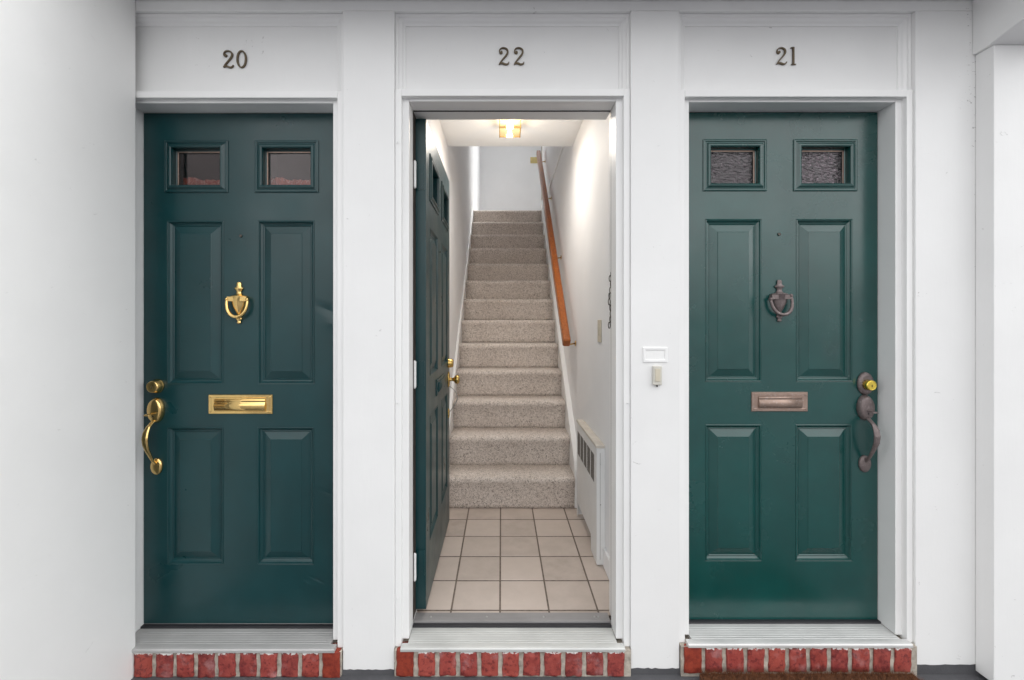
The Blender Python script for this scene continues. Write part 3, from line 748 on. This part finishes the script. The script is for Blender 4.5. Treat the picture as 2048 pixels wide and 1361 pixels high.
# ------------------------------------------------------------------ hallway
def wall_r(Y): return .510 if Y < 3 else .510 + (Y - 3) * .0105      # right wall drifts outward a little
def wall_l(Y): return -.388 + max(0, Y - 3) * .006
def carp_r(Y): return .471 + .0157 * (Y - 2.783)
CARP_L = -.361
ZC2 = 2.460; YH = 3.06; RS, TR, YN = .202, .228, 2.72; NST = 13; Z2 = RS * NST; YL = YN + TR * (NST - 1); YBK = 7.2; ZR = 5.0
HX = 1.25       # upper hall reaches this far to the right
# floor bed and tiles
fl = struct(BX(-.388, .510, 1.7425, 2.80, -.03, -.0010).build('hallway_floor', 'grout', None, (0, 2.2, -.0035)))
gx = [-.6171, -.4135, -.2098, -.0061, .1976, .4013, .605]; gy = [1.5706, 1.7731, 1.9757, 2.1783, 2.3809, 2.5835, 2.7861, 2.99]
for i in range(6):
    for j in range(7):
        x0, x1 = max(gx[i] + .0034, -.387), min(gx[i + 1] - .0034, .509); y0, y1 = max(gy[j] + .0042, 1.7435), min(gy[j + 1] - .0042, 2.798)
        if x1 - x0 < .01 or y1 - y0 < .01: continue
        cx, cy = (x0 + x1) / 2, (y0 + y1) / 2
        o = link('tile', BX(x0 - cx, x1 - cx, y0 - cy, y1 - cy, -.006, 0).mesh('tile', 'tile_beige'), fl, (cx, cy - 2.2, .0035 + random.uniform(-.0004, .0004)), .0016)
        o.rotation_euler = (random.uniform(-.002, .002), random.uniform(-.002, .002), 0)
# walls (structure)
rw = MB()
ys = [YI + .0012, 3.0, 5.60]
rw.prism([(wall_r(y), y) for y in ys] + [(wall_r(y) + .12, y) for y in reversed(ys)], 'z', -.03, ZR)
struct(rw.build('wall_right', 'interior_white'))
lw = MB(); ysl = [YI + .0012, 3.0, YBK]
lw.prism([(wall_l(y), y) for y in ysl] + [(wall_l(y) - .12, y) for y in reversed(ysl)], 'z', -.03, ZR)
struct(lw.build('wall_left', 'interior_white'))
struct(BX(-.6, HX + .1, YBK, YBK + .12, Z2 - .3, ZR).build('wall_back', 'interior_white'))
struct(BX(wall_r(5.6) + .1205, HX + .1, 5.48, 5.60, Z2 - .3, ZR).build('wall_hall', 'interior_white'))
# end wall of the upper hall with an opening for the added window
we = MB(); k0 = MB().holes(5.601, YBK - .001, Z2 - .3, ZR, [(5.66, 7.10, Z2 + .25, Z2 + 2.25)], HX, HX + .12)
for v in k0.v: we.v.append((v[1], v[0], v[2]))
we.f = k0.f; we.sm = k0.sm
struct(we.build('wall_end', 'interior_white'))
uw = thing('added_hall_window', 'added white window, out of view, letting daylight into the upstairs hall', 'window', (HX + .06, 6.38, Z2 + .25))  # unseen window, added so daylight reaches the upstairs back wall
uf = MB()
for a, b_ in ((-.72, -.68), (-.02, .02), (.68, .72)): uf.box(-.03, .03, a, b_, 0, 2.0)
for z in (0, 1.96): uf.box(-.029, .029, -.68, -.02, z, z + .04); uf.box(-.029, .029, .02, .68, z, z + .04)
link('sash', uf.mesh('sash', 'white_trim'), uw)
for a in (-.68, .02): link('pane', BX(-.002, .002, a, a + .66, .04, 1.96).mesh('pane', 'window_glass'), uw)
struct(MB().prism([(YI + .0012, ZC2), (YH, ZC2), (YH, ZR), (YH - .12, ZR), (YH - .12, ZC2 + .16), (YI + .0012, ZC2 + .16)], 'x', -.3872, .5092).build('hallway_ceiling', 'ceiling_white'))
rf = MB(); k0 = MB().holes(-.7, HX + .3, YI - .2, YBK + .2, [(-.30, 1.20, 5.30, 7.10)], ZR + .001, ZR + .15)
for v in k0.v: rf.v.append((v[0], v[2], v[1]))
rf.f = k0.f; rf.sm = k0.sm
struct(rf.build('roof', 'ceiling_white'))
sk = thing('added_skylight', 'added flat roof light, out of view, bringing daylight to the upstairs landing', 'window', (.45, 6.20, ZR + .151))  # unseen roof opening, added to brighten the landing and stair top
kb_ = MB()
for a, b_ in ((-.79, -.75), (-.02, .02), (.75, .79)): kb_.box(a, b_, -.94, .94, 0, .06)
for y in (-.92, .92):
    for a, b_ in ((-.75, -.02), (.02, .75)): kb_.box(a, b_, y - .02, y + .02, 0, .06)
link('curb', kb_.mesh('curb', 'white_trim'), sk)
for a in (-.75, .02): link('pane', BX(a + .0005, a + .7295, -.8995, .8995, .052, .058).mesh('pane', 'window_glass'), sk)
struct(BX(wall_l(YL) + .0008, HX, YL + .05, YBK - .0008, Z2 - .26, Z2 - .0005).build('landing_floor', 'carpet'))
# trims
q = BX(0, .014, YH + .001, 5.5, 2.648, 2.672).build('wall_ledge', 'white_trim', None, (0, YH, 2.66), .002)
q.location = (wall_r(YH) - .009, YH, 2.66); q.rotation_euler = (0, 0, -.0105)
tag(q, 'thin white ledge along the right stairwell wall above the handrail', 'trim')
q = BX(-.014, .125, 5.6005, 5.618, Z2, Z2 + 2.1).build('hall_casing', 'dust_cap', None, (0, 5.6, Z2), .002); q.location = (wall_r(5.6), 5.6, Z2)
tag(q, 'cream corner casing at the top of the stairs behind the handrail', 'trim')
bb = BX(.4975, .5095, YI + .002, 2.085, .004, .095).build('baseboard', 'interior_white', None, (.505, 1.9, .004), .003)
tag(bb, 'short white baseboard on the right hallway wall between doorway and convector', 'baseboard')

# ------------------------------------------------------------------ staircase
stc = thing('staircase', 'straight carpeted staircase climbing from the tiled hallway behind the open door', 'staircase', (0, YN, 0))
for kk in range(1, NST + 1):
    yn = YN + (kk - 1) * TR; z0, z1 = (kk - 1) * RS, kk * RS
    ov = .020; rad = .027
    pf = [(yn + ov, z0 - (.012 if kk > 1 else -.001)), (yn + ov, z0 + .02), (yn + ov - .004, z0 + RS * .45), (yn + .012, z1 - .070), (yn + .004, z1 - .045)]
    for i in range(7):
        a = math.pi * (1.08 - .58 * i / 6); pf.append((yn + rad + rad * math.cos(a), z1 - rad + rad * math.sin(a)))
    yb = (YN + kk * TR + ov) if kk < NST else YBK - .001
    pf += [(yn + .08, z1), (yb + .004, z1 - .001)]
    bk = [(yb + .004, z1 - .02), (yn + ov + .03, z1 - .05), (yn + ov + .02, z0 - .012 if kk > 1 else z0 + .001)]
    allp = pf + bk; mb = MB(); NX = 10
    for i in range(NX + 1):
        u = i / NX
        for (y, z) in allp:
            yy = min(y, 5.5); x = CARP_L * (1 - u) + carp_r(yy) * u
            wob = .0016 * math.sin(u * 23 + kk * 1.7) + .0012 * math.sin(u * 51 + kk)
            mb.v.append((x, y + wob - YN, z + wob * .6))
    M_ = len(allp)
    for i in range(NX):
        for j in range(M_): mb.f.append([i * M_ + j, i * M_ + (j + 1) % M_, (i + 1) * M_ + (j + 1) % M_, (i + 1) * M_ + j]); mb.sm.append(j < len(pf) - 1)
    mb.f.append(list(range(M_))); mb.sm.append(False); mb.f.append([NX * M_ + j for j in range(M_)]); mb.sm.append(False)
    link('step', mb.mesh('step', 'carpet'), stc)
def skirt(xa_fn, xb_fn, up):
    y0, y1 = 2.735, YL + .15; mb = MB(); sl = RS / TR
    prof = [(y0, .002), (y0, RS + (y0 - YN) * sl + up - .03), (y0 + .03, RS + (y0 + .03 - YN) * sl + up), (y1, RS + (y1 - YN) * sl + up - .02), (y1, Z2 - .1), (YN + .9, .35), (YN + .45, .002)]
    n = len(prof)
    mb.v += [(xa_fn(y), y - YN, z) for y, z in prof] + [(xb_fn(y), y - YN, z) for y, z in prof]
    mb.f += [list(range(n)), list(range(2 * n - 1, n - 1, -1))] + [[i, (i + 1) % n, n + (i + 1) % n, n + i] for i in range(n)]; mb.sm += [False] * (n + 2)
    link('skirt_board', mb.mesh('skirt_board', 'white_trim'), stc, (0, 0, 0), .002)
skirt(lambda y: carp_r(y) + .0005, lambda y: wall_r(y) - .0008, .058)
skirt(lambda y: wall_l(y) + .0008, lambda y: CARP_L - .0005, .050)

# handrail on the right wall
RA, RB = Vector((.440, 2.865, 1.052)), Vector((.458, 5.27, 3.290))
hr = thing('handrail', 'varnished brown wooden handrail sloping up along the right stair wall', 'handrail', RA)
d_ = RB - RA; dn = d_.normalized(); up_ = Vector((0, -dn.z, dn.y)).normalized(); sd_ = Vector((1, 0, 0))
mb = MB(); cs = [(-.0255, -.026), (-.020, -.031), (.020, -.031), (.0255, -.026), (.0255, .022), (.018, .031), (-.018, .031), (-.0255, .022)]
for tt, sc_ in ((0, .82), (.010 / d_.length, 1), (1 - .01 / d_.length, 1), (1, .8)):
    p = d_ * tt
    for a, b_ in cs: mb.v.append(tuple(p + sd_ * a * sc_ + up_ * b_ * sc_))
for i in range(3):
    for j in range(8): mb.f.append([i * 8 + j, i * 8 + (j + 1) % 8, (i + 1) * 8 + (j + 1) % 8, (i + 1) * 8 + j]); mb.sm.append(False)
mb.f.append(list(range(8))); mb.f.append(list(range(24, 32))); mb.sm += [False, False]
link('rail', mb.mesh('rail', 'rail_wood'), hr, (0, 0, 0), .002)
for tt in (.022, .335, .665, .955):
    p = d_ * tt; wxr = wall_r(RA.y + p.y) - RA.x
    bk = MB().tube([(p.x, p.y, p.z - .028), (p.x + .004, p.y, p.z - .050), (p.x + .025, p.y, p.z - .058), (wxr - .002, p.y, p.z - .050)], .0052, 10)
    bk.lathe([(.020, wxr - .006), (.020, wxr - .0035), (.016, wxr - .001)], 16, 'x', (0, p.y, p.z - .050))
    link('bracket', bk.mesh('bracket', 'brass_dull'), hr)

# switch plates
def plate(name, label, cat, loc, rz, mat, wd, ht, two=False):
    o = thing(name, label, cat, loc, rz=rz)
    link('plate', BX(-wd / 2, wd / 2, -.006, -.0004, -ht / 2, ht / 2).mesh('plate', mat), o, (0, 0, 0), .0025)
    for sx_ in ((-.023, .023) if two else (0,)):
        link('rocker', BX(sx_ - .009, sx_ + .009, -.0095, -.0050, -.022, .022).mesh('rocker', mat), o, (0, 0, 0), .0015)
    return o
plate('light_switch', 'ivory light switch plate on the right hallway wall near the doorway', 'light switch', (.510, 2.200, 1.153), R(-90), 'ivory_plastic', .072, .116)
plate('light_switch', 'yellowed double switch plate on the far wall at the stair top', 'light switch', (wx(1068, YBK), YBK, wz(321, YBK)), 0, 'yellow_plate', .125, .105, True)
# chain hanging inside the doorway
dc = thing('door_chain', 'short dark security chain hanging inside the right edge of the doorway', 'chain', (.4420, 1.732, 1.390))
for i in range(9):
    a = R(90) * (i % 2) + .3; lk = []
    for j in range(12):
        t_ = 2 * math.pi * j / 12; u_, z_ = .0045 * math.cos(t_), .0125 * math.sin(t_); lk.append((u_ * math.cos(a), u_ * math.sin(a), z_))
    link('chain_link', MB().tube(lk, .0019, 6, True).mesh('chain_link', 'dark_steel'), dc, (.004 * math.sin(i * 1.3), 0, -.012 - .0238 * i))
link('slide_plate', MB().box(.004, .016, -.012, .012, -.010, .016).mesh('slide_plate', 'dark_steel'), dc, (0, 0, 0), .002)

# ------------------------------------------------------------------ convector heater on the right wall
cv = thing('convector', 'low white convector heater cover with grille on the right hallway wall', 'heater', (.49, 2.36, .0035))
X0, X1, Y0, Y1, ZT = .4690, .5092, 2.095, 2.640, .590
gr_y = [2.150 + i * .0965 for i in range(6)]
cvp = lambda mb, nm, mt, bev=.002: (lambda o: (setattr(o, 'parent', cv), setattr(o, 'location', (0, 0, 0)), o)[2])(mb.build(nm, mt, None, (.49, 2.36, .0035), bev))
face = MB(); hl = [(gr_y[i] + .005, gr_y[i + 1] - .005, .385, .528) for i in range(5)]
k0 = MB().holes(Y0, Y1, .0045, ZT - .012, hl + [(2.235, 2.615, .0045, .0866)], 0, .0022)
for v in k0.v: face.v.append((X0 + v[1], v[0], v[2]))
face.f = k0.f; face.sm = k0.sm
cvp(face, 'front_panel', 'convector_white', 0)
cvp(BX(X0 - .001, X1, Y0 - .0012, Y0 + .0010, .0045, ZT - .012), 'end_panel', 'convector_white', .0006)
cvp(BX(X0 - .0012, X1, Y1 - .001, Y1 + .001, .0045, ZT - .012), 'end_panel', 'convector_white', .0006)
cvp(BX(X0 - .004, X1, Y0 - .004, Y1 + .004, ZT - .0118, ZT + .004), 'top_cap', 'dust_cap', .004)
cvp(BX(X0 + .010, X0 + .012, Y0 + .01, Y1 - .01, .10, ZT - .02), 'inner_plate', 'dark_steel', 0)
for i in range(5):
    a, b_ = gr_y[i] + .005, gr_y[i + 1] - .005; lv = MB(); z = .389
    while z < .527: lv.box(X0 + .0005, X0 + .0075, a - .001, b_ + .001, z, z + .0034); z += .0088
    cvp(lv, 'grille', 'grille_grey', 0)
for z in (.50, .30): cvp(MB().lathe([(.003, -.0015), (.003, 0)], 10, 'y', (X0 + .018, Y0 - .0012, z)), 'screw', 'dark_steel', 0)
cvp(BX(X0 + .016, X0 + .0172, Y0 - .0016, Y0 - .0010, .03, .555), 'seam', 'dark_steel', 0)

# ------------------------------------------------------------------ ceiling lamp (lit)
LX, LY = wx(1020, 2.66), 2.66
la = thing('ceiling_lamp', 'lit small brass and glass ceiling lamp in the hallway', 'lamp', (LX, LY, ZC2))
link('canopy', MB().rects(-.066, .066, -.066, .066, [(0, 0), (0, .008), (.006, .012)], cap=True).mesh('canopy', 'brass'), la).rotation_euler = (R(90), 0, 0)
fm = MB()
for sx_ in (-1, 1):
    for sy_ in (-1, 1): fm.box(sx_ * .0645 - .003, sx_ * .0645 + .003, sy_ * .0645 - .003, sy_ * .0645 + .003, -.080, -.010)
for s_ in (-1, 1):
    fm.box(-.0615, .0615, s_ * .0645 - .002, s_ * .0645 + .002, -.079, -.0755); fm.box(s_ * .0645 - .002, s_ * .0645 + .002, -.0615, .0615, -.079, -.0755)
link('frame', fm.mesh('frame', 'brass'), la)
for i in range(4):
    g_ = link('glass_panel', shared('lampglass', lambda: BX(-.061, .061, -.0656, -.0636, -.075, -.0125).mesh('glass_panel', 'lamp_glass')), la); g_.rotation_euler = (0, 0, R(90) * i)
link('bulb', MB().lathe([(.008, -.012), (.010, -.018), (.018, -.028), (.022, -.040), (.019, -.052), (.010, -.060), (.002, -.062)], 20).mesh('bulb', 'bulb_glow'), la)
pl = bpy.data.lights.new('lamp_light', 'AREA'); pl.shape = 'DISK'; pl.size = .12; pl.energy = 2.1; pl.color = (1, .93, .84)
lo = bpy.data.objects.new('lamp_light', pl); C.objects.link(lo); lo.location = (LX, LY, ZC2 - .083)
p2 = bpy.data.lights.new('lamp_glow', 'POINT'); p2.energy = .65; p2.color = (1, .95, .88); p2.shadow_soft_size = .055
lo = bpy.data.objects.new('lamp_glow', p2); C.objects.link(lo); lo.location = (LX, LY, ZC2 - .16)

# ------------------------------------------------------------------ dim vestibules behind the closed doors
for bdat in (bays[0], bays[2]):
    xa, xb = bdat['x0'] - .1, bdat['x1'] + .1
    if bdat['n'] == '20': xb = min(xb, -.52)
    else: xa = max(xa, .66)
    v = MB()
    v.add([(xa, YI + .001, -.02), (xb, YI + .001, -.02), (xb, 2.9, -.02), (xa, 2.9, -.02), (xa, YI + .001, 2.46), (xb, YI + .001, 2.46), (xb, 2.9, 2.46), (xa, 2.9, 2.46)],
          [(0, 1, 2, 3), (4, 7, 6, 5), (3, 2, 6, 7), (0, 3, 7, 4), (1, 5, 6, 2)])
    o = struct(v.build('vestibule', 'mauve_plaster'))
    md = o.modifiers.new('thick', 'SOLIDIFY'); md.thickness = .02; md.offset = 1
